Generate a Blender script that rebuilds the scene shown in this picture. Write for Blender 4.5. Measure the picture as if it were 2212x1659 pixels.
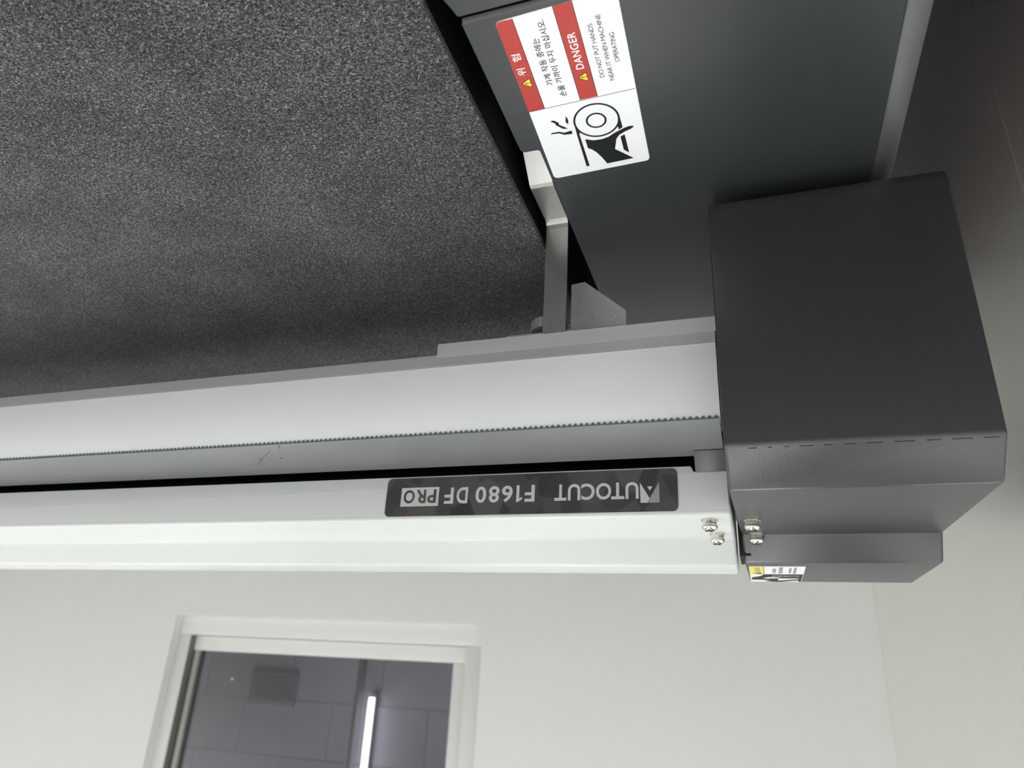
import bpy, bmesh, math, random
from mathutils import Matrix, Vector
random.seed(7)
scene = bpy.context.scene
for o in list(bpy.data.objects): bpy.data.objects.remove(o)

# ------------------------------------------------------------------ camera
H = 1.20                                   # height of the (upside-down) phone above the floor
cam_d = bpy.data.cameras.new('camera'); cam = bpy.data.objects.new('camera', cam_d)
scene.collection.objects.link(cam); scene.camera = cam
cam_d.sensor_fit = 'HORIZONTAL'; cam_d.sensor_width = 36.0
cam_d.lens = 36.0 * 1518.37 / 2212.0
cam_d.clip_start = 0.01
cam.matrix_world = Matrix(((-0.94776038, -0.07643356, -0.30969045, 0.0),
                           ( 0.31477967, -0.38120073, -0.86925242, 0.0),
                           (-0.05161417, -0.92132726,  0.38534668, H),
                           (0, 0, 0, 1)))
cam_d.dof.use_dof = True; cam_d.dof.focus_distance = 0.50; cam_d.dof.aperture_fstop = 9.0

# ------------------------------------------------------------------ world, exposure
world = bpy.data.worlds.new('world'); scene.world = world; world.use_nodes = True
world.node_tree.nodes['Background'].inputs[0].default_value = (0.8, 0.85, 0.9, 1)
world.node_tree.nodes['Background'].inputs[1].default_value = 0.05
vs = scene.view_settings
vs.view_transform = 'Standard'; vs.look = 'None'; vs.gamma = 1.0; vs.use_curve_mapping = False
vs.exposure = 0.22
LAMP = 6.0                                 # radiance of the ceiling diffusers

# ------------------------------------------------------------------ materials
def srgb(r, g, b):
    f = lambda c: (c/255/12.92) if c/255 <= 0.04045 else ((c/255+0.055)/1.055)**2.4
    return (f(r), f(g), f(b), 1)
def mat(name, col, rough=0.5, metal=0.0, spec=0.5, bump=0.0, bscale=600, bdist=0.0004, vary=0.0, vscale=8, stretch=None, coat=0.0, emit=None, estr=0.0):
    m = bpy.data.materials.new(name); m.use_nodes = True
    nt = m.node_tree; b = nt.nodes['Principled BSDF']
    b.inputs['Base Color'].default_value = col; b.inputs['Roughness'].default_value = rough
    b.inputs['Metallic'].default_value = metal; b.inputs['Specular IOR Level'].default_value = spec
    b.inputs['Coat Weight'].default_value = coat; b.inputs['Coat Roughness'].default_value = 0.15
    if emit: b.inputs['Emission Color'].default_value = emit; b.inputs['Emission Strength'].default_value = estr
    tc = nt.nodes.new('ShaderNodeTexCoord'); vec = tc.outputs['Object']
    if stretch:
        mp = nt.nodes.new('ShaderNodeMapping'); mp.inputs['Scale'].default_value = stretch
        nt.links.new(vec, mp.inputs['Vector']); vec = mp.outputs['Vector']
    if vary:
        n = nt.nodes.new('ShaderNodeTexNoise'); n.inputs['Scale'].default_value = vscale; n.inputs['Detail'].default_value = 4
        nt.links.new(vec, n.inputs['Vector'])
        mx = nt.nodes.new('ShaderNodeMix'); mx.data_type = 'RGBA'
        mx.inputs[6].default_value = tuple(c*(1-vary) for c in col[:3])+(1,)
        mx.inputs[7].default_value = tuple(min(1, c*(1+vary)) for c in col[:3])+(1,)
        nt.links.new(n.outputs['Fac'], mx.inputs[0]); nt.links.new(mx.outputs[2], b.inputs['Base Color'])
    if bump:
        n2 = nt.nodes.new('ShaderNodeTexNoise'); n2.inputs['Scale'].default_value = bscale; n2.inputs['Detail'].default_value = 3
        nt.links.new(vec, n2.inputs['Vector'])
        bp = nt.nodes.new('ShaderNodeBump'); bp.inputs['Strength'].default_value = bump; bp.inputs['Distance'].default_value = bdist
        nt.links.new(n2.outputs['Fac'], bp.inputs['Height']); nt.links.new(bp.outputs['Normal'], b.inputs['Normal'])
    return m

M = {}
M['wall']    = mat('wall_paint', (0.77, 0.765, 0.74, 1), 0.55, bump=0.15, bscale=60, bdist=0.002, vary=0.03, vscale=2.5)
M['ceil']    = mat('ceiling_paint', (0.80, 0.80, 0.79, 1), 0.8)
M['floor']   = mat('floor_epoxy', (0.022, 0.022, 0.021, 1), 0.5, vary=0.15, vscale=5)
M['panel']   = mat('coated_wall_panel', (0.93, 0.92, 0.90, 1), 0.32, metal=0.97, bump=0.05, bscale=30, bdist=0.002)
M['joint']   = mat('joint_filler', (0.25, 0.25, 0.24, 1), 0.6)
M['white']   = mat('white_powder_coat', (0.59, 0.61, 0.597, 1), 0.38, bump=0.12, bscale=900, bdist=0.0003, vary=0.015, vscale=14)
M['front']   = mat('white_gloss_strip', (0.81, 0.825, 0.84, 1), 0.3, vary=0.03, vscale=9, stretch=(1, 4, 4))
M['dark']    = mat('charcoal_powder_coat', (0.018, 0.020, 0.024, 1), 0.38, spec=0.95, bump=0.28, bscale=900, bdist=0.0003, vary=0.06, vscale=25)
M['cover']   = mat('charcoal_sheet', (0.027, 0.031, 0.033, 1), 0.38, spec=0.5, bump=0.06, bscale=500, bdist=0.0003)
M['edge']    = mat('charcoal_fold_lit', (0.05, 0.054, 0.056, 1), 0.42, spec=1.0, bump=0.06, bscale=500, bdist=0.0003)  # lighter than the sheet: light caught by the fold put into the colour
M['black']   = mat('black_interior', (0.006, 0.006, 0.008, 1), 0.7)
M['belt']    = mat('grey_belt', (0.15, 0.156, 0.158, 1), 0.42, bump=0.1, bscale=1200, bdist=0.0002, vary=0.10, vscale=40)
M['tooth']   = mat('belt_tooth_edge', (0.11, 0.135, 0.16, 1), 0.6)
M['alu']     = mat('brushed_aluminium', (0.50, 0.50, 0.51, 1), 0.42, metal=0.35, bump=0.12, bscale=900, bdist=0.0002, vary=0.16, vscale=60, stretch=(0.12, 1, 1))
M['alud']    = mat('dull_aluminium_rail', (0.40, 0.39, 0.40, 1), 0.45, metal=0.3, vary=0.10, vscale=30, stretch=(0.3, 1, 1))
M['aluv']    = mat('scratched_bracket_steel', (0.34, 0.345, 0.345, 1), 0.36, metal=0.7, bump=0.15, bscale=700, bdist=0.0002, vary=0.2, vscale=120, stretch=(1, 1, 0.25))
def scratches(m, scale, light):
    nt = m.node_tree; b = nt.nodes['Principled BSDF']; src = b.inputs['Base Color'].links[0].from_socket
    tc = nt.nodes.new('ShaderNodeTexCoord'); n = nt.nodes.new('ShaderNodeTexNoise'); n.inputs['Scale'].default_value = scale; n.inputs['Detail'].default_value = 1; n.inputs['Distortion'].default_value = 2.5
    n3 = nt.nodes.new('ShaderNodeTexNoise'); n3.inputs['Scale'].default_value = scale*0.9
    s1 = nt.nodes.new('ShaderNodeMath'); s1.operation = 'SUBTRACT'; s1.inputs[1].default_value = 0.5
    s2 = nt.nodes.new('ShaderNodeMath'); s2.operation = 'ABSOLUTE'; s3 = nt.nodes.new('ShaderNodeMath'); s3.operation = 'LESS_THAN'; s3.inputs[1].default_value = 0.006
    s4 = nt.nodes.new('ShaderNodeMath'); s4.operation = 'GREATER_THAN'; s4.inputs[1].default_value = 0.55
    s5 = nt.nodes.new('ShaderNodeMath'); s5.operation = 'MULTIPLY'; s6 = nt.nodes.new('ShaderNodeMath'); s6.operation = 'MULTIPLY'; s6.inputs[1].default_value = light
    mx = nt.nodes.new('ShaderNodeMix'); mx.data_type = 'RGBA'; mx.inputs[7].default_value = (0.8, 0.8, 0.78, 1)
    L = nt.links.new
    L(tc.outputs['Object'], n.inputs['Vector']); L(tc.outputs['Object'], n3.inputs['Vector']); L(n.outputs['Fac'], s1.inputs[0]); L(s1.outputs[0], s2.inputs[0]); L(s2.outputs[0], s3.inputs[0]); L(n3.outputs['Fac'], s4.inputs[0])
    L(s3.outputs[0], s5.inputs[0]); L(s4.outputs[0], s5.inputs[1]); L(s5.outputs[0], s6.inputs[0]); L(s6.outputs[0], mx.inputs[0]); L(src, mx.inputs[6]); L(mx.outputs[2], b.inputs['Base Color'])
scratches(M['aluv'], 130, 0.5)
M['brak'] = mat('bent_bracket_steel', (0.42, 0.417, 0.405, 1), 0.33, metal=0.85, bump=0.12, bscale=700, bdist=0.0002, vary=0.14, vscale=150, stretch=(1, 0.3, 0.3))
scratches(M['brak'], 110, 0.4)
M['screw']   = mat('nickel_screw', (0.72, 0.69, 0.62, 1), 0.22, metal=1.0)
M['slot']    = mat('screw_recess', (0.03, 0.03, 0.03, 1), 0.5)
M['lwhite']  = mat('label_white', (0.78, 0.80, 0.82, 1), 0.32)
M['lred']    = mat('label_red', srgb(172, 44, 34), 0.45, bump=0.1, bscale=1500, bdist=0.0002, vary=0.06, vscale=600)
M['lblack']  = mat('label_black', (0.009, 0.009, 0.010, 1), 0.5, spec=0.2)
M['lyellow'] = mat('label_yellow', srgb(226, 208, 60), 0.4)
M['lgrey']   = mat('label_grey', (0.28, 0.28, 0.28, 1), 0.4)
M['silver']  = mat('silver_print', (0.53, 0.54, 0.555, 1), 0.4)
M['silver2'] = mat('shaded_silver_print', (0.30, 0.30, 0.305, 1), 0.35, vary=0.15, vscale=900)
M['frame']   = mat('window_frame_white', (0.74, 0.74, 0.72, 1), 0.4, vary=0.02, vscale=6)
M['sash_shade']    = mat('window_sash_shaded_grey', (0.40, 0.42, 0.39, 1), 0.4)  # grey-green, with the shade deep in the frame put into the colour
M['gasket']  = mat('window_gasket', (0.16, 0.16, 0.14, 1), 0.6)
M['block']   = mat('grey_concrete_block', (0.56, 0.545, 0.60, 1), 0.8, vary=0.10, vscale=6, bump=0.3, bscale=80, bdist=0.002)
M['mortar']  = mat('mortar', (0.50, 0.49, 0.53, 1), 0.9)
M['vent']    = mat('dark_vent', (0.34, 0.33, 0.365, 1), 0.7)
M['pipe']    = mat('pipe_grey', (0.24, 0.23, 0.26, 1), 0.6)
M['body']    = mat('table_side_panel', (0.55, 0.55, 0.54, 1), 0.4)
M['tube']    = mat('lit_tube', (1, 1, 1, 1), 0.5, emit=(0.97, 0.96, 1.0, 1), estr=3.0)
M['diff']    = mat('lit_diffuser', (1, 1, 1, 1), 0.5, emit=(0.985, 1.0, 0.985, 1), estr=LAMP)
M['redp']    = mat('red_paint', (0.27, 0.10, 0.10, 1), 0.5)
M['smudge']  = mat('belt_mark', (0.06, 0.06, 0.065, 1), 0.6)
# clear glazing: mostly straight-through with a thin mirror film
g = bpy.data.materials.new('window_glass'); g.use_nodes = True; nt = g.node_tree; nt.nodes.clear()
out = nt.nodes.new('ShaderNodeOutputMaterial'); tr = nt.nodes.new('ShaderNodeBsdfTransparent'); gl = nt.nodes.new('ShaderNodeBsdfGlossy')
tr.inputs[0].default_value = (0.9, 0.9, 0.92, 1); gl.inputs['Roughness'].default_value = 0.02
fr = nt.nodes.new('ShaderNodeFresnel'); fr.inputs[0].default_value = 1.45; mx = nt.nodes.new('ShaderNodeMixShader')
nt.links.new(fr.outputs[0], mx.inputs[0]); nt.links.new(tr.outputs[0], mx.inputs[1]); nt.links.new(gl.outputs[0], mx.inputs[2]); nt.links.new(mx.outputs[0], out.inputs[0])
M['glass'] = g
# felt: dense grey and black fibres
f = bpy.data.materials.new('felt'); f.use_nodes = True; nt = f.node_tree; b = nt.nodes['Principled BSDF']
b.inputs['Roughness'].default_value = 0.95; b.inputs['Specular IOR Level'].default_value = 0.1
b.inputs['Sheen Weight'].default_value = 0.15
tc = nt.nodes.new('ShaderNodeTexCoord')
mp = nt.nodes.new('ShaderNodeMapping'); mp.inputs['Rotation'].default_value = (0, 0, 0.5); mp.inputs['Scale'].default_value = (1, 1.5, 1)
nt.links.new(tc.outputs['Object'], mp.inputs['Vector'])
n1 = nt.nodes.new('ShaderNodeTexNoise'); n1.inputs['Scale'].default_value = 680; n1.inputs['Detail'].default_value = 3; n1.inputs['Distortion'].default_value = 1.2
n2 = nt.nodes.new('ShaderNodeTexNoise'); n2.inputs['Scale'].default_value = 14; n2.inputs['Detail'].default_value = 3
nt.links.new(mp.outputs[0], n1.inputs['Vector']); nt.links.new(tc.outputs['Object'], n2.inputs['Vector'])
cr = nt.nodes.new('ShaderNodeValToRGB'); e = cr.color_ramp.elements
e[0].position = 0.36; e[0].color = (0.006, 0.006, 0.0075, 1); e[1].position = 0.68; e[1].color = (0.28, 0.28, 0.295, 1)
k = cr.color_ramp.elements.new(0.52); k.color = (0.058, 0.058, 0.063, 1)
ad = nt.nodes.new('ShaderNodeMath'); ad.operation = 'MULTIPLY_ADD'; ad.inputs[1].default_value = 0.10
sb = nt.nodes.new('ShaderNodeMath'); sb.operation = 'SUBTRACT'; sb.inputs[1].default_value = 0.05
nt.links.new(n2.outputs['Fac'], ad.inputs[0]); nt.links.new(n1.outputs['Fac'], ad.inputs[2]); nt.links.new(ad.outputs[0], sb.inputs[0])
nt.links.new(sb.outputs[0], cr.inputs[0]); nt.links.new(cr.outputs[0], b.inputs['Base Color'])
bp = nt.nodes.new('ShaderNodeBump'); bp.inputs['Strength'].default_value = 0.6; bp.inputs['Distance'].default_value = 0.0006
nt.links.new(n1.outputs['Fac'], bp.inputs['Height']); nt.links.new(bp.outputs[0], b.inputs['Normal'])
M['felt'] = f
M['fibre'] = mat('felt_fibre', (0.065, 0.065, 0.07, 1), 0.9, spec=0.1, vary=0.5, vscale=900)
# nameplate film: brown-black with faint facets
p = mat('nameplate_film', (0.05, 0.047, 0.046, 1), 0.28); nt = p.node_tree; b = nt.nodes['Principled BSDF']
tc = nt.nodes.new('ShaderNodeTexCoord'); mp = nt.nodes.new('ShaderNodeMapping'); mp.inputs['Scale'].default_value = (1, 0.0, 0.75); mp.inputs['Rotation'].default_value = (0, 0.5, 0)
vo = nt.nodes.new('ShaderNodeTexVoronoi'); vo.inputs['Scale'].default_value = 55; cr = nt.nodes.new('ShaderNodeValToRGB')
cr.color_ramp.elements[0].color = (0.030, 0.029, 0.030, 1); cr.color_ramp.elements[1].color = (0.115, 0.108, 0.102, 1)
nz = nt.nodes.new('ShaderNodeTexNoise'); nz.inputs['Scale'].default_value = 1500; mxx = nt.nodes.new('ShaderNodeMix'); mxx.data_type = 'RGBA'; mxx.blend_type = 'MULTIPLY'; mxx.inputs[0].default_value = 0.5
nt.links.new(tc.outputs['Object'], mp.inputs[0]); nt.links.new(mp.outputs[0], vo.inputs['Vector']); nt.links.new(tc.outputs['Object'], nz.inputs['Vector'])
nt.links.new(vo.outputs['Color'], cr.inputs[0]); nt.links.new(cr.outputs[0], mxx.inputs[6]); nt.links.new(nz.outputs['Color'], mxx.inputs[7]); nt.links.new(mxx.outputs[2], b.inputs['Base Color'])
M['plate'] = p

# ------------------------------------------------------------------ helpers
C = scene.collection
def link(name, me, m, parent=None, loc=(0, 0, 0)):
    o = bpy.data.objects.new(name, me); C.objects.link(o); o.location = loc
    if m is not None: me.materials.append(m)
    if parent is not None: o.parent = parent
    return o
def tag(o, label, cat, group=None):
    o['label'] = label; o['category'] = cat
    if group: o['group'] = group
    return o
def struct(o): o['kind'] = 'structure'; return o
def empty(name, loc=(0, 0, 0)):
    o = bpy.data.objects.new(name, None); C.objects.link(o); o.location = loc; o.empty_display_size = 0.05; return o
def smooth(me, ang=35):
    for p in me.polygons: p.use_smooth = True
    me.set_sharp_from_angle(angle=math.radians(ang))
def to_mesh(bm, name='m', sm=False):
    bmesh.ops.recalc_face_normals(bm, faces=bm.faces)
    me = bpy.data.meshes.new(name); bm.to_mesh(me); bm.free()
    if sm: smooth(me)
    return me
def add_box(bm, x0, x1, y0, y1, z0, z1):
    v = [bm.verts.new((x, y, z)) for x in (x0, x1) for y in (y0, y1) for z in (z0, z1)]
    for q in ((0, 1, 3, 2), (4, 6, 7, 5), (0, 4, 5, 1), (2, 3, 7, 6), (0, 2, 6, 4), (1, 5, 7, 3)): bm.faces.new([v[i] for i in q])
def bevel_all(bm, w, seg=2, ang=20):
    if w <= 0: return
    bmesh.ops.recalc_face_normals(bm, faces=bm.faces)
    es = [e for e in bm.edges if len(e.link_faces) == 2 and e.calc_face_angle(0) > math.radians(ang)]
    bmesh.ops.bevel(bm, geom=es, offset=w, segments=seg, profile=0.5, affect='EDGES', clamp_overlap=True)
def box(name, m, parent, x0, x1, y0, y1, z0, z1, bev=0.0, seg=2):
    bm = bmesh.new(); add_box(bm, x0, x1, y0, y1, z0, z1); bevel_all(bm, bev, seg)
    return link(name, to_mesh(bm, name, bev > 0), m, parent)
def add_prism(bm, pts, axis, a0, a1):
    """closed polygon pts (two coords) extruded along axis: 'x' pts=(y,z), 'y' pts=(x,z), 'z' pts=(x,y)"""
    f = {'x': lambda p, a: (a, p[0], p[1]), 'y': lambda p, a: (p[0], a, p[1]), 'z': lambda p, a: (p[0], p[1], a)}[axis]
    A = [bm.verts.new(f(p, a0)) for p in pts]; B = [bm.verts.new(f(p, a1)) for p in pts]; n = len(pts)
    bm.faces.new(A); bm.faces.new(B[::-1])
    for i in range(n): bm.faces.new((A[i], B[i], B[(i+1) % n], A[(i+1) % n]))
def prism(name, m, parent, pts, axis, a0, a1, bev=0.0, seg=2, ang=20):
    bm = bmesh.new(); add_prism(bm, pts, axis, a0, a1); bevel_all(bm, bev, seg, ang)
    return link(name, to_mesh(bm, name, bev > 0), m, parent)
def fillet(pts, r, n=5):
    rs = r if isinstance(r, (list, tuple)) else [r]*len(pts); out = []
    for i, p in enumerate(pts):
        a = Vector(pts[i-1]); c = Vector(pts[(i+1) % len(pts)]); p = Vector(p); r_ = rs[i]
        if r_ <= 0: out.append(tuple(p)); continue
        d1 = (a-p).normalized(); d2 = (c-p).normalized(); h = math.acos(max(-1, min(1, d1.dot(d2))))/2
        t = r_/math.tan(h); cen = p+(d1+d2).normalized()*(r_/math.sin(h)); s = p+d1*t; e_ = p+d2*t
        a0 = math.atan2(*(s-cen).yx); a1 = math.atan2(*(e_-cen).yx); da = (a1-a0+math.pi) % (2*math.pi)-math.pi
        for k in range(n+1): out.append((cen.x+r_*math.cos(a0+da*k/n), cen.y+r_*math.sin(a0+da*k/n)))
    return out
class Plane:                                # flat print: local (u, w) millimetres on a surface
    def __init__(s, org, du, dw): s.o = Vector(org); s.u = Vector(du); s.w = Vector(dw); s.n = s.u.cross(s.w).normalized()
    def at(s, u, w, h=0): return s.o+s.u*(u*0.001)+s.w*(w*0.001)+s.n*h
    def poly(s, name, m, parent, pts, h0, h1=None):
        bm = bmesh.new()
        if h1 is None:
            bm.faces.new([bm.verts.new(s.at(u, w, h0)) for u, w in pts]); bm.normal_update(); bmesh.ops.triangulate(bm, faces=bm.faces, ngon_method='EAR_CLIP')
        else:
            A = [bm.verts.new(s.at(u, w, h0)) for u, w in pts]; B = [bm.verts.new(s.at(u, w, h1)) for u, w in pts]; n = len(pts)
            bm.faces.new(A); bm.faces.new(B)
            for i in range(n): bm.faces.new((A[i], B[i], B[(i+1) % n], A[(i+1) % n]))
        return link(name, to_mesh(bm, name), m, parent)
    def line(s, name, m, parent, a, b, t, h):
        d = (Vector(b)-Vector(a)).normalized(); q = Vector((-d.y, d.x))*t/2; a = Vector(a); b = Vector(b)
        return s.poly(name, m, parent, [tuple(a-q), tuple(b-q), tuple(b+q), tuple(a+q)], h)
    def ring(s, name, m, parent, c, r0, r1, h, n=48, sy=1.0):
        bm = bmesh.new(); A = []; B = []
        for k in range(n):
            t = 2*math.pi*k/n; A.append(bm.verts.new(s.at(c[0]+r0*math.cos(t), c[1]+r0*sy*math.sin(t), h))); B.append(bm.verts.new(s.at(c[0]+r1*math.cos(t), c[1]+r1*sy*math.sin(t), h)))
        for k in range(n): bm.faces.new((A[k], A[(k+1) % n], B[(k+1) % n], B[k]))
        return link(name, to_mesh(bm, name), m, parent)
    def text(s, name, m, parent, body, u0, u1, w0, w1, h, bold=0.0, rot=0.0, space=1.0):
        cu = bpy.data.curves.new('txt', 'FONT'); cu.body = body; cu.offset = bold; cu.space_character = space; cu.resolution_u = 4
        t = bpy.data.objects.new('txt', cu); C.objects.link(t)
        dg = bpy.context.evaluated_depsgraph_get(); me = bpy.data.meshes.new_from_object(t.evaluated_get(dg))
        bpy.data.objects.remove(t); bpy.data.curves.remove(cu)
        xs = [v.co.x for v in me.vertices]; ys = [v.co.y for v in me.vertices]
        a, b_, c, d = min(xs), max(xs), min(ys), max(ys); cu_, cw = (u0+u1)/2, (w0+w1)/2
        for v in me.vertices:
            u = ((v.co.x-a)/(b_-a)-0.5)*(u1-u0); w = ((v.co.y-c)/(d-c)-0.5)*(w1-w0)
            v.co = s.at(cu_+u*math.cos(rot)-w*math.sin(rot), cw+u*math.sin(rot)+w*math.cos(rot), h)
        me.materials.clear()
        bm = bmesh.new(); bm.from_mesh(me); bm.normal_update()
        bmesh.ops.reverse_faces(bm, faces=[q for q in bm.faces if q.normal.dot(s.n) < 0]); bm.to_mesh(me); bm.free()
        for q in me.polygons: q.use_smooth = False
        return link(name, me, m, parent)

# ------------------------------------------------------------------ room shell
XL, XR, YB, YF, ZC = -0.2984, 3.6, -3.2, 2.2, 2.55
fl = struct(box('floor', M['floor'], None, XL-0.3, XR+0.2, YB-0.2, 4.4, -0.08, 0.0))
tag(fl, 'dark grey glossy floor below the machine beside the wall', 'floor')
ce = struct(box('ceiling', M['ceil'], None, XL-0.3, XR+0.2, YB-0.2, YF+0.1, ZC, ZC+0.08)); tag(ce, 'plain white ceiling above the workshop', 'ceiling')
# window wall with an opening
wx0, wx1, wz0, wz1 = 0.836, 2.050, H-0.153, H+0.95
bm = bmesh.new()
for a in ((XL-0.3, wx0, YF, YF+0.16, 0, ZC), (wx1, XR+0.2, YF, YF+0.16, 0, ZC), (wx0, wx1, YF, YF+0.16, 0, wz0), (wx0, wx1, YF, YF+0.16, wz1, ZC)): add_box(bm, *a)
w = struct(link('wall_back', to_mesh(bm), M['wall'])); tag(w, 'off-white painted wall with the window behind the machine', 'wall')
w = struct(box('wall_right', M['wall'], None, XR, XR+0.1, YB, YF, 0, ZC)); tag(w, 'off-white side wall beyond the far end of the machine', 'wall')
w = struct(box('wall_front', M['wall'], None, XL-0.3, XR+0.2, YB-0.1, YB, 0, ZC)); tag(w, 'off-white wall behind the viewer', 'wall')
w = struct(box('wall_left', M['joint'], None, XL-0.1, XL-0.012, YB, YF, 0, ZC)); tag(w, 'side wall clad in smooth coated panels beside the end cap', 'wall')
ys = [YB, -1.6595, -0.4595, 0.7400, 1.93, YF]
for a, b_ in zip(ys[:-1], ys[1:]):
    box('wall_panel', M['panel'], w, XL-0.012, XL, a+0.0007, b_-0.0007, 0.0, ZC, 0.0006, 1)

# window
win = struct(empty('window_1', ((wx0+wx1)/2, YF, wz0))); tag(win, 'white framed window in the wall, grey blockwork behind its glass', 'window')
def wpart(name, m, x0, x1, y0, y1, z0, z1, bev=0.0, parent=win):
    o = box(name, m, parent, x0, x1, y0, y1, z0, z1, bev); o.matrix_parent_inverse = Matrix.Translation(-Vector(win.location)); return o
fy0, fy1 = YF+0.034, YF+0.11
fw = 0.066
wpart('frame_rail', M['frame'], wx0, wx1, fy0, fy1, wz0, wz0+fw, 0.003)
wpart('frame_rail', M['frame'], wx0, wx1, fy0, fy1, wz1-fw, wz1, 0.003)
wpart('frame_stile', M['frame'], wx0, wx0+fw, fy0, fy1, wz0+fw, wz1-fw, 0.003)
wpart('frame_stile', M['frame'], wx1-fw*0.8, wx1, fy0, fy1, wz0+fw, wz1-fw, 0.003)
sx0, sx1, sz0, sz1 = wx0+fw+0.002, wx1-fw*0.8-0.002, wz0+fw+0.002, wz1-fw-0.002
sy0, sy1, sw = fy0+0.028, fy0+0.060, 0.050
wpart('sash_rail', M['frame'], sx0, sx1, sy0, sy1, sz0, sz0+sw, 0.003)
wpart('sash_rail', M['frame'], sx0, sx1, sy0, sy1, sz1-sw, sz1, 0.003)
wpart('sash_stile', M['frame'], sx0, sx0+sw, sy0, sy1, sz0+sw, sz1-sw, 0.003)
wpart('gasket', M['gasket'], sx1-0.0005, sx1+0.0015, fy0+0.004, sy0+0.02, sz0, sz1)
wpart('sash_stile', M['sash_shade'], sx1-sw*0.55, sx1-0.008, sy0, sy1, sz0+sw, sz1-sw, 0.003)
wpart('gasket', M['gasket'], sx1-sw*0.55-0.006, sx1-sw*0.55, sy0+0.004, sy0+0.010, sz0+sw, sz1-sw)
pn = wpart('window_pane', M['glass'], sx0+sw-0.004, sx1-sw*0.55+0.004, sy0+0.013, sy0+0.018, sz0+sw-0.004, sz1-sw+0.004)
wpart('paint_fleck', M['frame'], 1.805, 1.812, sy0+0.0105, sy0+0.0128, H+0.052, H+0.058)

# room beyond the glass: grey blockwork, dark pipe, vent and an upright lit tube
YW = 3.35
bw = struct(box('wall_beyond', M['mortar'], None, 0.6, 4.3, YW+0.02, YW+0.12, 0.0, ZC+0.3)); tag(bw, 'grey blockwork wall seen through the window glass', 'wall')
for r in range(7):
    for c_ in range(5):
        x0 = 1.0+c_*0.52+(0.26 if r % 2 else 0.0); z0 = H-0.35+r*0.255
        o = box('concrete_block', M['block'], bw, x0+0.0015, x0+0.5185, YW+0.002*random.random(), YW+0.03, z0+0.0015, z0+0.2535)
st = struct(box('ceiling_beyond', M['mortar'], None, 0.6, 4.3, YF+0.16, YW+0.12, ZC+0.2, ZC+0.3)); tag(st, 'ceiling of the dim space behind the window', 'ceiling')
st = struct(box('wall_beyond_side', M['mortar'], None, 0.5, 0.6, YF+0.16, YW+0.12, 0, ZC+0.3)); tag(st, 'near side wall of the dim space behind the window', 'wall')
st = struct(box('wall_beyond_end', M['mortar'], None, 4.3, 4.4, YF+0.16, YW+0.12, 0, ZC+0.3)); tag(st, 'far side wall of the dim space behind the window', 'wall')
def cyl(bm, c, r, z0, z1, n=20, r2=None):
    r2 = r if r2 is None else r2
    A = [bm.verts.new((c[0]+r*math.cos(2*math.pi*k/n), c[1]+r*math.sin(2*math.pi*k/n), z0)) for k in range(n)]
    B = [bm.verts.new((c[0]+r2*math.cos(2*math.pi*k/n), c[1]+r2*math.sin(2*math.pi*k/n), z1)) for k in range(n)]
    bm.faces.new(A[::-1]); bm.faces.new(B)
    for k in range(n): bm.faces.new((A[k], A[(k+1) % n], B[(k+1) % n], B[k]))
tl = empty('tube_light', (1.80, YW-0.05, H+0.10)); tag(tl, 'upright glowing white tube light behind the window glass', 'light')
bm = bmesh.new(); cyl(bm, (0, 0), 0.014, 0.02, 0.95); link('tube', to_mesh(bm, 't', True), M['tube'], tl)
bm = bmesh.new(); cyl(bm, (0, 0), 0.0142, 0.0, 0.02); link('end_socket', to_mesh(bm, 't', True), M['frame'], tl)
bm = bmesh.new(); add_box(bm, -0.012, 0.012, 0.016, 0.05, 0.0, 0.97); link('holder', to_mesh(bm), M['vent'], tl)
pp = empty('drain_pipe', (1.885, YW-0.03, H-0.55)); tag(pp, 'dark upright pipe beside the lit tube behind the window', 'pipe')
bm = bmesh.new(); cyl(bm, (0, 0), 0.017, 0.0, 1.9); link('pipe', to_mesh(bm, 't', True), M['pipe'], pp)
for zz in (0.3, 1.2): bm = bmesh.new(); cyl(bm, (0, 0), 0.02, zz, zz+0.03); add_box(bm, -0.008, 0.008, 0.0, 0.035, zz+0.005, zz+0.025); link('pipe_clamp', to_mesh(bm), M['vent'], pp)
vt = empty('wall_vent', (2.40, YW, H+0.02)); tag(vt, 'dark square vent on the grey blockwork behind the glass', 'vent')
box('vent_frame', M['vent'], vt, -0.14, 0.14, -0.012, 0.0, 0.0, 0.17, 0.003)
for k in range(6): box('vent_slat', M['vent'], vt, -0.125, 0.125, -0.02, -0.012, 0.02+k*0.024, 0.03+k*0.024)

# ceiling lights
def ceiling_light(x, y, label):
    t = empty('ceiling_light', (x, y, ZC)); tag(t, label, 'light', 'ceiling light panels')
    box('housing', M['frame'], t, -0.18, 0.18, -0.62, 0.62, -0.05, 0.0, 0.004)
    box('diffuser', M['diff'], t, -0.16, 0.16, -0.60, 0.60, -0.058, -0.05)
for x, a in ((0.35, 'above the end cap side'), (1.65, 'above the mid beam'), (2.95, 'by the far wall')):
    for y, b_ in ((-2.45, 'fourth'), (-1.20, 'third'), (0.05, 'second'), (1.30, 'first')):
        ceiling_light(x, y, 'lit ceiling panel '+a+', '+b_+' from the window wall')
t2 = empty('ceiling_light', (2.9, 2.8, ZC+0.2)); tag(t2, 'unseen ceiling panel added to light the dim space behind the window', 'light', 'ceiling light panels')  # unseen lamp added to brighten the blockwork behind the glass
box('housing', M['frame'], t2, -0.18, 0.18, -0.32, 0.32, -0.05, 0.0, 0.004)
box('diffuser', M['diff'], t2, -0.16, 0.16, -0.30, 0.30, -0.058, -0.05)

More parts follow.
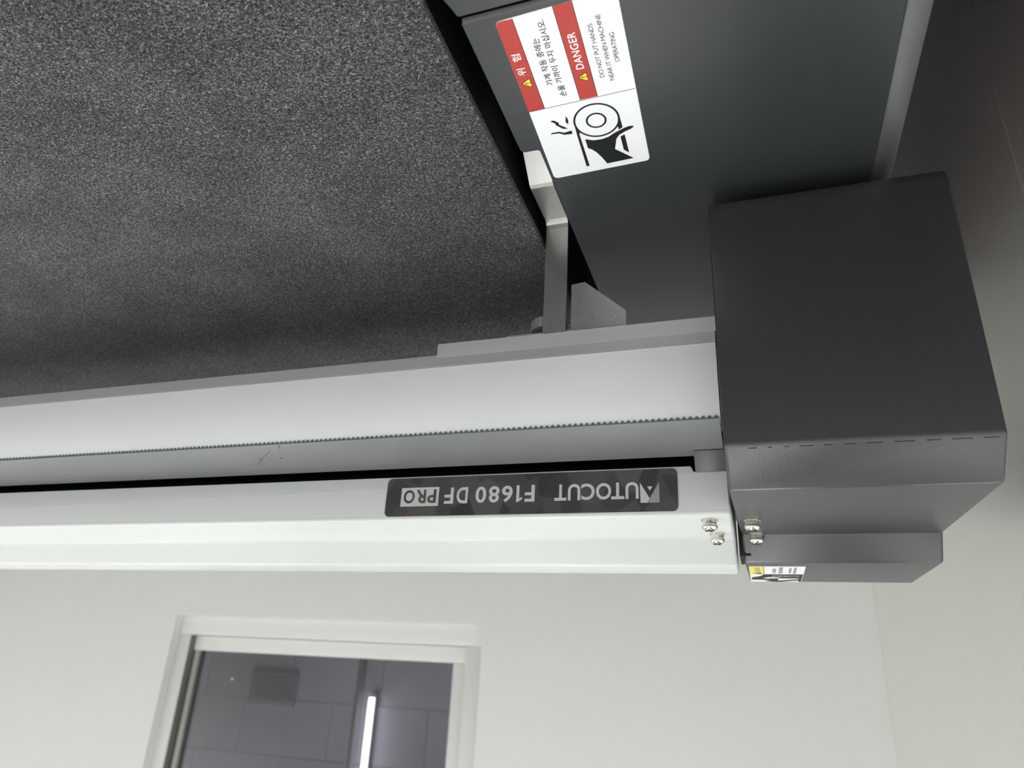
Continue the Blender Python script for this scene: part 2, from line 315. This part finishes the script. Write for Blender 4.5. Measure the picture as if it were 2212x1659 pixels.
# ------------------------------------------------------------------ cutting table
ZS = H-0.34                                # table surface height
table = empty('cutting_table', (0, 0, 0)); tag(table, 'flatbed cutting table with black felt top and charcoal side cover', 'machine')
bedx = 0.1508
box('felt_bed', M['felt'], table, bedx, 1.78, -0.35, 1.6, ZS-0.006, ZS, 0.0012)
box('bed_slab', M['black'], table, bedx+0.002, 1.778, -0.348, 1.598, ZS-0.06, ZS-0.006)
# side cover with a stepped inner edge
prof = [(-0.0985, 0.2595), (0.1353, 0.2595), (0.1345, 0.370), (0.1213, 0.370), (0.1213, 1.6), (-0.0985, 1.6)]
prof = fillet(prof, [0, 0.0, 0.004, 0.002, 0, 0])
sc = prism('side_cover', M['cover'], table, prof, 'z', ZS-0.0028, ZS, 0.0009, 2)
sc.data.set_sharp_from_angle(angle=math.radians(10))
# outer folded edge (bevel strip) and skirt
bm = bmesh.new()
for (y0, y1, dz) in ((0.2595, 1.6, 0.0), (-0.35, 0.2565, -0.002)):
    add_prism(bm, [(-0.0983, ZS+dz), (-0.1132, ZS-0.0045+dz), (-0.1140, ZS-0.10), (-0.0983, ZS-0.10)], 'y', y0, y1)
bevel_all(bm, 0.0012, 2)
link('folded_edge', to_mesh(bm, 'e', True), M['edge'], table)
# neighbouring front cover piece, a touch higher, with a bright folded lip at the seam
fr_ = fillet([(-0.0985, -0.35), (0.139, -0.35), (0.1405, 0.2425), (0.1375, 0.2520), (0.1365, 0.2568), (-0.0985, 0.2568)], [0, 0, 0.004, 0.003, 0.002, 0])
fc = prism('front_cover', M['cover'], table, fr_, 'z', ZS-0.0045, ZS-0.0020, 0.0009, 2)
fc.data.set_sharp_from_angle(angle=math.radians(10))
prism('seam_lip', M['dark'], table, [(0.2578, ZS-0.0022), (0.2602, ZS+0.0002), (0.2602, ZS-0.0028), (0.2578, ZS-0.0028)], 'x', -0.098, 0.1345, 0.0003, 1)
box('slot_floor', M['black'], table, 0.10, 0.20, -0.35, 1.6, ZS-0.10, ZS-0.095)
box('slot_wall', M['black'], table, 0.112, 0.116, -0.35, 1.6, ZS-0.10, ZS-0.012)
box('side_body', M['body'], table, -0.112, 1.76, -0.33, 1.58, ZS-0.45, ZS-0.101, 0.004)
for (x, y) in ((-0.06, -0.25), (-0.06, 1.5), (1.70, -0.25), (1.70, 1.5)):
    lg = box('leg', M['black'], table, x-0.03, x+0.03, y-0.03, y+0.03, 0.02, ZS-0.45, 0.003)
    bm = bmesh.new(); cyl(bm, (x, y), 0.035, 0.0, 0.02); link('foot', to_mesh(bm, 'f', True), M['black'], lg)
box('red_tint_rail', M['redp'], table, -0.111, -0.075, -0.21, 1.46, ZS-0.53, ZS-0.451, 0.003)  # unseen red rail, added for the red tint mirrored in the wall panels
# loose fibres of the felt, along its cut edge and over the top
def fibres(name, n, edge):
    vs_, fs_ = [], []
    for i in range(n):
        if edge: x = bedx+random.gauss(0.0002, 0.00035); y = random.uniform(0.15, 0.62); z = ZS-random.uniform(-0.0006, 0.004)
        else: x = bedx+random.random()**1.3*0.62; y = random.uniform(0.14, 0.60); z = ZS+0.0002
        a = random.uniform(0, 2*math.pi); L = random.uniform(0.0010, 0.0028)*(0.55 if edge else 1); w_ = random.uniform(0.00008, 0.00016); bend = random.uniform(-0.9, 0.9)
        b0 = len(vs_); px, py = x, y
        for k in range(4):
            h = z+0.0006*math.sin(math.pi*k/3)*random.uniform(0.3, 1); nx, ny = -math.sin(a)*w_, math.cos(a)*w_
            vs_ += [(px-nx, py-ny, h), (px+nx, py+ny, h)]
            px += math.cos(a)*L/3; py += math.sin(a)*L/3; a += bend
        for k in range(3): q = b0+2*k; fs_.append((q, q+2, q+3, q+1))
    me = bpy.data.meshes.new(name); me.from_pydata(vs_, [], fs_)
    o = link(name, me, M['fibre'], table); o['kind'] = 'stuff'; return o
fibres('felt_fringe', 2500, True)
fibres('felt_pile', 45000, False)

# warning label (u along -Y, w along +X, millimetres)
LBL = Plane((0.0485, 0.402, ZS), (0, -1, 0), (1, 0, 0)); ROT = math.radians(-1.0)
lab = LBL.poly('warning_label', M['lwhite'], table, fillet([(0.6, 70.3), (3.0, 0.4), (140.8, -1.6), (138.4, 67.9)], 3.2), 0.0, 0.00025)
h1, h2, h3 = 0.00031, 0.00037, 0.00043
LBL.poly('red_band', M['lred'], lab, fillet([(68.4, 69.2), (68.9, 58.4), (138.2, 57.6), (138.4, 67.9)], [0, 0, 0, 3.2]), h1)
LBL.poly('red_band', M['lred'], lab, [(69.8, 34.7), (70.0, 23.5), (140.0, 23.0), (139.7, 34.0)], h1)
for a, b_ in (((68.4, 69.2), (70.1, 0.1)), ((68.9, 58.4), (138.5, 57.6)), ((69.8, 34.7), (139.7, 34.0)), ((70.0, 23.5), (140.0, 23.0))): LBL.line('rule_line', M['lblack'], lab, a, b_, 0.35, h2)
def hazard(tip, a, b_):
    LBL.poly('hazard_triangle', M['lblack'], lab, fillet([tip, a, b_], 0.7), h2)
    c_ = ((tip[0]+a[0]+b_[0])/3, (tip[1]+a[1]+b_[1])/3); s_ = lambda p: (c_[0]+(p[0]-c_[0])*0.82, c_[1]+(p[1]-c_[1])*0.82)
    LBL.poly('hazard_triangle', M['lyellow'], lab, fillet([s_(tip), s_(a), s_(b_)], 0.5), h3)
    LBL.poly('exclamation_mark', M['lblack'], lab, [(c_[0]-0.38, c_[1]+1.9), (c_[0]+0.38, c_[1]+1.9), (c_[0]+0.2, c_[1]-0.6), (c_[0]-0.2, c_[1]-0.6)], h3+0.00005)
    LBL.ring('exclamation_mark', M['lblack'], lab, (c_[0], c_[1]-1.35), 0.01, 0.4, h3+0.00005, 12)
hazard((92.1, 66.8), (95.6, 60.4), (87.6, 60.6)); hazard((87.3, 32.1), (91.2, 26.1), (83.1, 25.9))
T = lambda *a, **k: LBL.text('lettering', *a, **k)
T(M['lwhite'], lab, '위  험', 98.2, 114.6, 61.0, 66.3, h3, bold=0.010, rot=ROT)
T(M['lwhite'], lab, 'DANGER', 93.7, 120.5, 26.3, 31.1, h3, bold=0.010, rot=ROT, space=1.05)
T(M['lblack'], lab, '기계 작동 중에는', 86.4, 122.3, 47.2, 51.6, h2, bold=0.012, rot=ROT)
T(M['lblack'], lab, '손을 가까이 두지 마십시오.', 75.6, 133.4, 41.2, 45.6, h2, bold=0.012, rot=ROT)
T(M['lblack'], lab, 'DO NOT PUT HANDS', 84.0, 123.2, 15.8, 18.6, h2, bold=0.0, rot=ROT, space=0.92)
T(M['lblack'], lab, 'NEAR IT WHEN MACHINE', 80.2, 127.9, 10.4, 13.2, h2, bold=0.0, rot=ROT, space=0.92)
T(M['lblack'], lab, 'OPERATING', 93.1, 114.4, 5.0, 7.8, h2, bold=0.0, rot=ROT, space=0.92)
pic = {
 'spark': [[(57.0, 58.1), (57.2, 55.8), (54.5, 53.0), (52.6, 53.2), (47.5, 48.2), (48.2, 51.6), (52.6, 55.3), (54.3, 55.4)],
           [(58.7, 47.3), (57.1, 46.5), (54.6, 46.3), (51.1, 47.3), (54.1, 48.5), (56.1, 47.7)],
           [(44.4, 61.2), (46.4, 59.8), (46.2, 54.8), (44.4, 51.6), (45.2, 46.4), (42.0, 46.6), (42.5, 52.1), (44.7, 55.0), (45.2, 59.9)]],
 'web_line': [[(49.5, 43.5), (45.5, 41.9), (42.0, 41.4), (40.6, 42.2), (7.9, 42.4), (7.8, 44.6), (40, 43.9)], [(50.5, 13.4), (39.3, 13.2), (37.8, 16.1), (42.5, 16.0), (47.1, 14.7)], [(31.0, 16.1), (32.6, 13.1), (14.1, 13.1), (18.1, 16.2)]],
 'hand_shape': [[(34.8, 39.6), (32.3, 34.4), (31.9, 28.8), (32.9, 24.2), (35.6, 19.3), (38.2, 13.3), (39.3, 9.2), (39.0, 6.6), (38.1, 6.0), (36.5, 8.2), (34.9, 12.7), (32.9, 16.6), (29.6, 19.2), (25.5, 20.3), (20.2, 21.9), (8.0, 11.0), (7.1, 29.9), (14.1, 32.1), (20.0, 34.6), (23.7, 37.1), (25.8, 39.6)]]}
for nm, l in pic.items():
    for pts in l: LBL.poly(nm, M['lblack'], lab, pts, h2)
LBL.ring('roller_outline', M['lblack'], lab, (49.8, 28.5), 13.9, 15.2, h2+0.00002)
LBL.ring('roller_outline', M['lblack'], lab, (49.9, 28.7), 5.5, 6.8, h2)

# ------------------------------------------------------------------ gantry
gan = empty('gantry', (0, 0, 0)); tag(gan, 'white travelling gantry beam with charcoal end cap across the black felt', 'gantry')
XE = 0.0142; XF = 1.80
Z = lambda z: H+z
# upper white cover: shelf, riser, top; plus the thin hanging lip with its notch
bm = bmesh.new()
add_prism(bm, [(0.517, Z(-0.136)), (0.517, Z(-0.1145)), (0.5975, Z(-0.1145)), (0.6080, Z(-0.0924)), (0.653, Z(-0.0924)), (0.653, Z(-0.236)), (0.585, Z(-0.236)), (0.585, Z(-0.136))], 'x', XE, XF)
bevel_all(bm, 0.0028, 3)
lip = fillet([(XF, Z(-0.1513)), (0.0405, Z(-0.1513)), (0.0385, Z(-0.1468)), (XE+0.001, Z(-0.1468)), (XE+0.001, Z(-0.1185)), (XF, Z(-0.1185))], [0, 0.001, 0.0018, 0.0008, 0, 0])
b2 = bmesh.new(); add_prism(b2, lip, 'y', 0.51692, 0.5186); bevel_all(b2, 0.0004, 2, 60)
tmp = to_mesh(b2, 'lip'); bm.from_mesh(tmp); bpy.data.meshes.remove(tmp)
link('beam_cover', to_mesh(bm, 'beam_cover', True), M['white'], gan)
# slot behind the lip
prism('slot_liner', M['black'], gan, [(0.500, Z(-0.176)), (0.584, Z(-0.176)), (0.584, Z(-0.137)), (0.582, Z(-0.137)), (0.582, Z(-0.174)), (0.500, Z(-0.174))], 'x', XE+0.001, XF)
# toothed belt
BA, BB = (0.4695, -0.1702), (0.517, -0.1590)
pitch = 0.00428; nteeth = int((XF-XE-0.004)/pitch)
bm = bmesh.new(); bslope = (BB[1]-BA[1])/(BB[0]-BA[0])
top0, top1 = [], []
th = 0.0007
xs = []
for k in range(nteeth):
    x = XE+0.002+k*pitch
    for t, d_ in ((0.0, 0.0), (0.12, 0.0), (0.22, 0.55), (0.36, 0.92), (0.5, 1.0), (0.64, 0.92), (0.78, 0.55), (0.88, 0.0)): xs.append((x+t*pitch, d_*0.0018))
rows = []
for x, d_ in xs:
    rows.append([bm.verts.new((x, BA[0], Z(BA[1]))), bm.verts.new((x, BA[0], Z(BA[1])-th-d_)), bm.verts.new((x, BB[0], Z(BB[1])-th-d_)), bm.verts.new((x, BB[0], Z(BB[1])))])
for a, b_ in zip(rows[:-1], rows[1:]):
    for i in range(4):
        fa = bm.faces.new((a[i], b_[i], b_[(i+1) % 4], a[(i+1) % 4])); fa.material_index = 1 if i in (0, 1) else 0
bm.faces.new(rows[0][::-1]); bm.faces.new(rows[-1])
bo = link('toothed_belt', to_mesh(bm, 'belt'), M['belt'], gan); bo.data.materials.append(M['tooth'])
# short dark scuffs on the belt
def scuff(pts, r0):
    vs_, fs_ = [], []
    for i, p in enumerate(pts):
        a = Vector(pts[max(i-1, 0)]); b_ = Vector(pts[min(i+1, len(pts)-1)]); d_ = (b_-a).normalized(); n_ = Vector((-d_.y, d_.x, 0)).normalized()*r0*(0.35+0.65*math.sin(math.pi*(i+0.5)/len(pts)))
        c_ = Vector((p[0], p[1], H+p[2]+0.00012)); vs_ += [tuple(c_-n_), tuple(c_+n_)]
    fs_ = [(2*i, 2*i+2, 2*i+3, 2*i+1) for i in range(len(pts)-1)]
    me = bpy.data.meshes.new('scuff'); me.from_pydata(vs_, [], fs_); link('scuff_mark', me, M['smudge'], bo)
bz = lambda y: BA[1]+(y-BA[0])*bslope
for pts, r0 in (([(.4179, .4977), (.4149, .4982), (.4121, .4991)], .0004), ([(.4121, .4991), (.4034, .4911), (.3925, .4832), (.3883, .4805), (.3862, .4776)], .00025), ([(.4112, .4980), (.4070, .4940), (.4006, .4880)], .0002), ([(.3723, .4708), (.3735, .473), (.3751, .4762)], .0005), ([(.3849, .492), (.3818, .4898), (.3804, .4911)], .0005)):
    scuff([(x, y, bz(y)) for x, y in pts], r0)
# front strip, lower rail, aluminium bar
prism('front_strip', M['front'], gan, [(0.4702, Z(-0.2286)), (0.4702, Z(-0.1712)), (0.500, Z(-0.1712)), (0.500, Z(-0.2286))], 'x', XE+0.0012, XF, 0.0006, 2)
prism('lower_rail', M['alud'], gan, [(0.4692, Z(-0.2386)), (0.4692, Z(-0.2288)), (0.585, Z(-0.2288)), (0.585, Z(-0.2386))], 'x', XE+0.0012, XF)
bar = prism('mounting_bar', M['alu'], gan, [(0.4688, Z(-0.2485)), (0.4688, Z(-0.2366)), (0.4691, Z(-0.2366)), (0.4691, Z(-0.2390)), (0.500, Z(-0.2390)), (0.500, Z(-0.2485))], 'x', -0.02, 0.2330)
# bent hanging bracket: strip of (y, z) centreline, X width
def strip(name, m, pts, x0, x1, th):
    bm = bmesh.new(); n = len(pts); L = []
    for i, p in enumerate(pts):
        a = Vector(pts[max(i-1, 0)]); b_ = Vector(pts[min(i+1, n-1)]); d_ = (b_-a).normalized(); nn = Vector((-d_.y, d_.x))*th/2
        L.append((Vector(p)+nn, Vector(p)-nn))
    poly = [tuple(a) for a, _ in L]+[tuple(b_) for _, b_ in L[::-1]]
    add_prism(bm, [(a, Z(b_)) for a, b_ in poly], 'x', x0, x1)
    return link(name, to_mesh(bm, name), m, gan)
strip('hanging_bracket', M['brak'], [(0.4692, -0.2478), (0.4692, -0.3448), (0.4685, -0.3488), (0.4668, -0.3512), (0.4640, -0.3522), (0.4225, -0.3522), (0.4195, -0.3530), (0.4175, -0.3548), (0.402, -0.3680), (0.372, -0.394)], 0.1256, 0.1440, 0.0018)
prism('gusset_plate', M['aluv'], gan, fillet([(0.1220, Z(-0.2900)), (0.1112, Z(-0.2912)), (0.0790, Z(-0.2618)), (0.0788, Z(-0.2485)), (0.1195, Z(-0.2485)), (0.1220, Z(-0.2512))], [0.0006, 0.0008, 0.0008, 0, 0, 0]), 'y', 0.4700, 0.4716)
bm = bmesh.new(); n = 44
def gear(z0, z1, r0, r1):
    A, B = [], []
    for k in range(n*2):
        r = r0 if k % 2 else r1; t = math.pi*k/n
        A.append(bm.verts.new((0.1440+r*math.cos(t), 0.486+r*math.sin(t), z0))); B.append(bm.verts.new((0.1440+r*math.cos(t), 0.486+r*math.sin(t), z1)))
    bm.faces.new(A[::-1]); bm.faces.new(B)
    for k in range(n*2): bm.faces.new((A[k], A[(k+1) % (2*n)], B[(k+1) % (2*n)], B[k]))
gear(Z(-0.2655), Z(-0.2570), 0.0140, 0.0146)
kb = link('adjusting_knob', to_mesh(bm, 'knob'), M['aluv'], gan)
bm = bmesh.new(); cyl(bm, (0.1440, 0.486), 0.004, Z(-0.257), Z(-0.2485)); link('knob_stem', to_mesh(bm, 's', True), M['black'], kb)
box('shim_plate', M['alud'], gan, 0.100, 0.1745, 0.4705, 0.495, Z(-0.2505), Z(-0.2485))

# end cap
XC0, XC1 = -0.1388, 0.0138
cap = prism('end_cap', M['dark'], gan, [(0.4395, Z(-0.3245)), (0.4370, Z(-0.3150)), (0.4370, Z(-0.1400)), (0.4580, Z(-0.1168)), (0.728, Z(-0.1168)), (0.728, Z(-0.3245))], 'x', XC0, XC1, 0.0022, 3, 30)
cap.data.set_sharp_from_angle(angle=math.radians(18))
hou = prism('cap_housing', M['dark'], gan, [(0.600, Z(-0.119)), (0.6145, Z(-0.0966)), (0.7275, Z(-0.0966)), (0.7275, Z(-0.119))], 'x', XC0, XC1, 0.0026, 3)
for o in (cap, hou):                       # the cap narrows slightly towards the back
    for v in o.data.vertices: v.co.x = -0.0625+(v.co.x+0.0625)*(1-0.32*(v.co.y-0.437))
for a, b_ in ((-.0008, -.0058), (-.0123, -.0148), (-.0216, -.0245), (-.0303, -.0384), (-.044, -.0487), (-.0552, -.0608), (-.0666, -.0758), (-.0816, -.0924), (-.0983, -.1054), (-.111, -.1214), (-.1267, -.1345)):
    y = 0.4384
    zz = Z(-0.1400)+(y-0.4370)*1.105
    prism('wear_mark', M['slot'], gan, [(y, zz-0.0002), (y+0.0004, zz+0.0003), (y-0.0001, zz+0.0005)], 'x', b_, a)
prism('cap_tab', M['dark'], gan, [(0.5085, Z(-0.1602)), (0.5160, Z(-0.1464)), (0.5166, Z(-0.1464)), (0.5166, Z(-0.1610)), (0.5085, Z(-0.1612))], 'x', XE-0.002, 0.0372, 0.0004, 2)
box('slide_block', M['black'], gan, -0.09, -0.01, 0.50, 0.72, ZS+0.0005, Z(-0.3240))
box('gap_blocker', M['black'], gan, 0.0035, 0.0122, 0.6100, 0.655, Z(-0.13), Z(-0.1015))  # black filler added to keep wall light out of the cap gap
# pan-head screws with washers
def screw(x, y, z, s=1.0, rz=0.3):
    bm = bmesh.new(); n = 28
    prof = [(0.0052, 0.0031), (0.0056, 0.0036), (0.0057, 0.0044), (0.0054, 0.0052), (0.0045, 0.0059), (0.0030, 0.0064), (0.0012, 0.00655), (0.0003, 0.0066)]
    ringz = []
    for r, h in prof: ringz.append([bm.verts.new((r*math.cos(2*math.pi*k/n), r*math.sin(2*math.pi*k/n), h)) for k in range(n)])
    bm.faces.new(ringz[0][::-1]); bm.faces.new(ringz[-1])
    for a, b_ in zip(ringz[:-1], ringz[1:]):
        for k in range(n): bm.faces.new((a[k], a[(k+1) % n], b_[(k+1) % n], b_[k]))
    o = link('screw', to_mesh(bm, 'screw', True), M['screw'], gan, (x, y, z)); o.scale = (s, s, s*1.3); o.rotation_euler = (0, 0, rz)
    bm = bmesh.new(); cyl(bm, (0, 0), 0.0062, 0.0, 0.0009, 28); link('washer', to_mesh(bm, 'w', True), M['screw'], o)
    bm = bmesh.new(); cyl(bm, (0, 0), 0.0051, 0.0009, 0.0031, 28); link('spring_washer', to_mesh(bm, 'w', True), M['screw'], o)
    bm = bmesh.new(); add_box(bm, -0.0034, 0.0034, -0.0007, 0.0007, 0.0060, 0.00675); add_box(bm, -0.0007, 0.0007, -0.0034, 0.0034, 0.0060, 0.00675); link('cross_recess', to_mesh(bm), M['slot'], o)
for x, y, z, s, r in ((0.0300, 0.5305, Z(-0.1145), 1.0, 0.3), (0.0278, 0.5835, Z(-0.1145), 1.0, 0.5), (0.0005, 0.5440, Z(-0.1168), 1.0, 0.9), (-0.0018, 0.5965, Z(-0.1168), 1.0, 0.2)): screw(x, y, z, s, r)

# nameplate on the lip (u = +X, w = +Z)
NP = Plane((0, 0.517, H), (1, 0, 0), (0, 0, 1))
plate = NP.poly('nameplate', M['plate'], gan, fillet([(50.4, -150.0), (290.0, -150.0), (290.0, -117.9), (50.4, -117.9)], 4.0, 7), 0.0, 0.0009)
hn = 0.00096
NP.poly('emblem', M['silver'], plate, [(78.0, -140.0), (71.0, -127.8), (72.9, -124.4), (77.7, -124.4)][::-1], hn)
NP.poly('emblem', M['silver2'], plate, [(63.8, -140.0), (63.7, -124.4), (72.9, -124.4), (70.8, -127.8)][::-1], hn)
NP.poly('emblem', M['silver'], plate, [(72.6, -136.7), (68.7, -136.7), (70.65, -133.3)], hn)
N = lambda m, s_, a, b_, bold=0.02, z0=-140.4, z1=-127.6, h=hn: NP.text('lettering', m, plate, s_, a, b_, z0, z1, h, bold=bold)
for ch, a, b_ in (('U', 79.0, 88.8), ('T', 89.8, 99.7), ('O', 99.6, 111.3), ('C', 112.3, 122.8), ('U', 123.5, 133.2), ('T', 134.4, 143.9)): N(M['silver'], ch, a, b_)
for ch, a, b_ in (('F', 160.0, 168.1), ('6', 178.2, 187.2), ('8', 189.3, 198.2), ('0', 200.5, 209.6), ('D', 216.4, 226.1), ('F', 228.8, 236.8)): N(M['silver'], ch, a, b_, z0=-140.8, z1=-127.5)
NP.poly('lettering', M['silver'], plate, [(175.0, -140.8), (175.0, -127.5), (173.6, -127.5), (170.3, -129.5), (170.3, -131.5), (172.7, -130.2), (172.7, -140.8)], hn)
NP.poly('letter_box', M['silver'], plate, [(242.0, -141.7), (276.1, -141.7), (276.1, -126.0), (242.0, -126.0)], hn)
for ch, a, b_ in (('P', 244.3, 252.2), ('R', 253.4, 262.5), ('O', 263.6, 273.7)): N(M['plate'], ch, a, b_, 0.025, -139.8, -128.4, hn+0.0001)

# small caution label on the cap housing (u along -Y, w along +X)
CL = Plane((0, 0.7265, Z(-0.0966)), (0, -0.845, 0), (0.955, 0, 0))
cl = CL.poly('caution_label', M['lwhite'], gan, fillet([(2.5, 6.0), (2.5, -40.2), (110.5, -40.2), (110.5, 6.2)], [0.5, 0.5, 2, 2]), 0.0, 0.0003)
CL.poly('yellow_band', M['lyellow'], cl, fillet([(60.0, 5.8), (60.0, -6.0), (110.0, -6.0), (110.0, 6.0)], [0, 0, 0, 2]), 0.00036)
CL.line('rule_line', M['lblack'], cl, (60, -6.0), (110, -6.0), 0.5, 0.0004)
CL.line('rule_line', M['lblack'], cl, (60, 5.8), (60, -40), 0.4, 0.0004)
CL.poly('hazard_triangle', M['lblack'], cl, [(66, 4.0), (72, -3.8), (61, -3.8)], 0.0004)
for w0, w1, u0, u1 in ((1.6, -2.9, 75, 103), (-13.2, -16.5, 70, 98), (-18.6, -22.0, 66, 104), (-27.0, -29.2, 69, 100), (-31.0, -33.4, 64, 106)):
    u = u0
    while u < u1:
        d_ = random.uniform(1.8, 3.4); CL.poly('small_print', M['lgrey'], cl, [(u, w0), (u, w1), (u+d_, w1), (u+d_, w0)], 0.0004); u += d_+random.uniform(0.7, 1.6)
CL.poly('pictogram_field', M['lblack'], cl, [(3.0, 5.0), (3.0, -39.8), (59.5, -39.8), (59.5, -6), (46, -3), (40, 2), (36, 5.0)], 0.00036)
CL.poly('pictogram_shape', M['lwhite'], cl, [(33, -5), (39, -11), (36, -20), (31, -19), (29, -9)], 0.0004)
CL.poly('pictogram_shape', M['lwhite'], cl, [(29, -19), (30, -37), (25, -37), (17, -24), (14, -19)], 0.0004)
CL.poly('pictogram_shape', M['lwhite'], cl, [(18, 5.0), (18, -11), (11, -6), (3.5, -14), (3.5, 5.0)], 0.0004)
CL.poly('pictogram_shape', M['lwhite'], cl, [(12, -33), (14, -37), (4, -38), (4, -22)], 0.0004)
CL.ring('pictogram_ring', M['lgrey'], cl, (46, -20), 5.0, 7.0, 0.0004); CL.ring('pictogram_ring', M['lgrey'], cl, (47, -32), 3.2, 5.0, 0.0004)
CL.ring('pictogram_ring', M['lgrey'], cl, (46, -20), 0.5, 2.5, 0.0004)
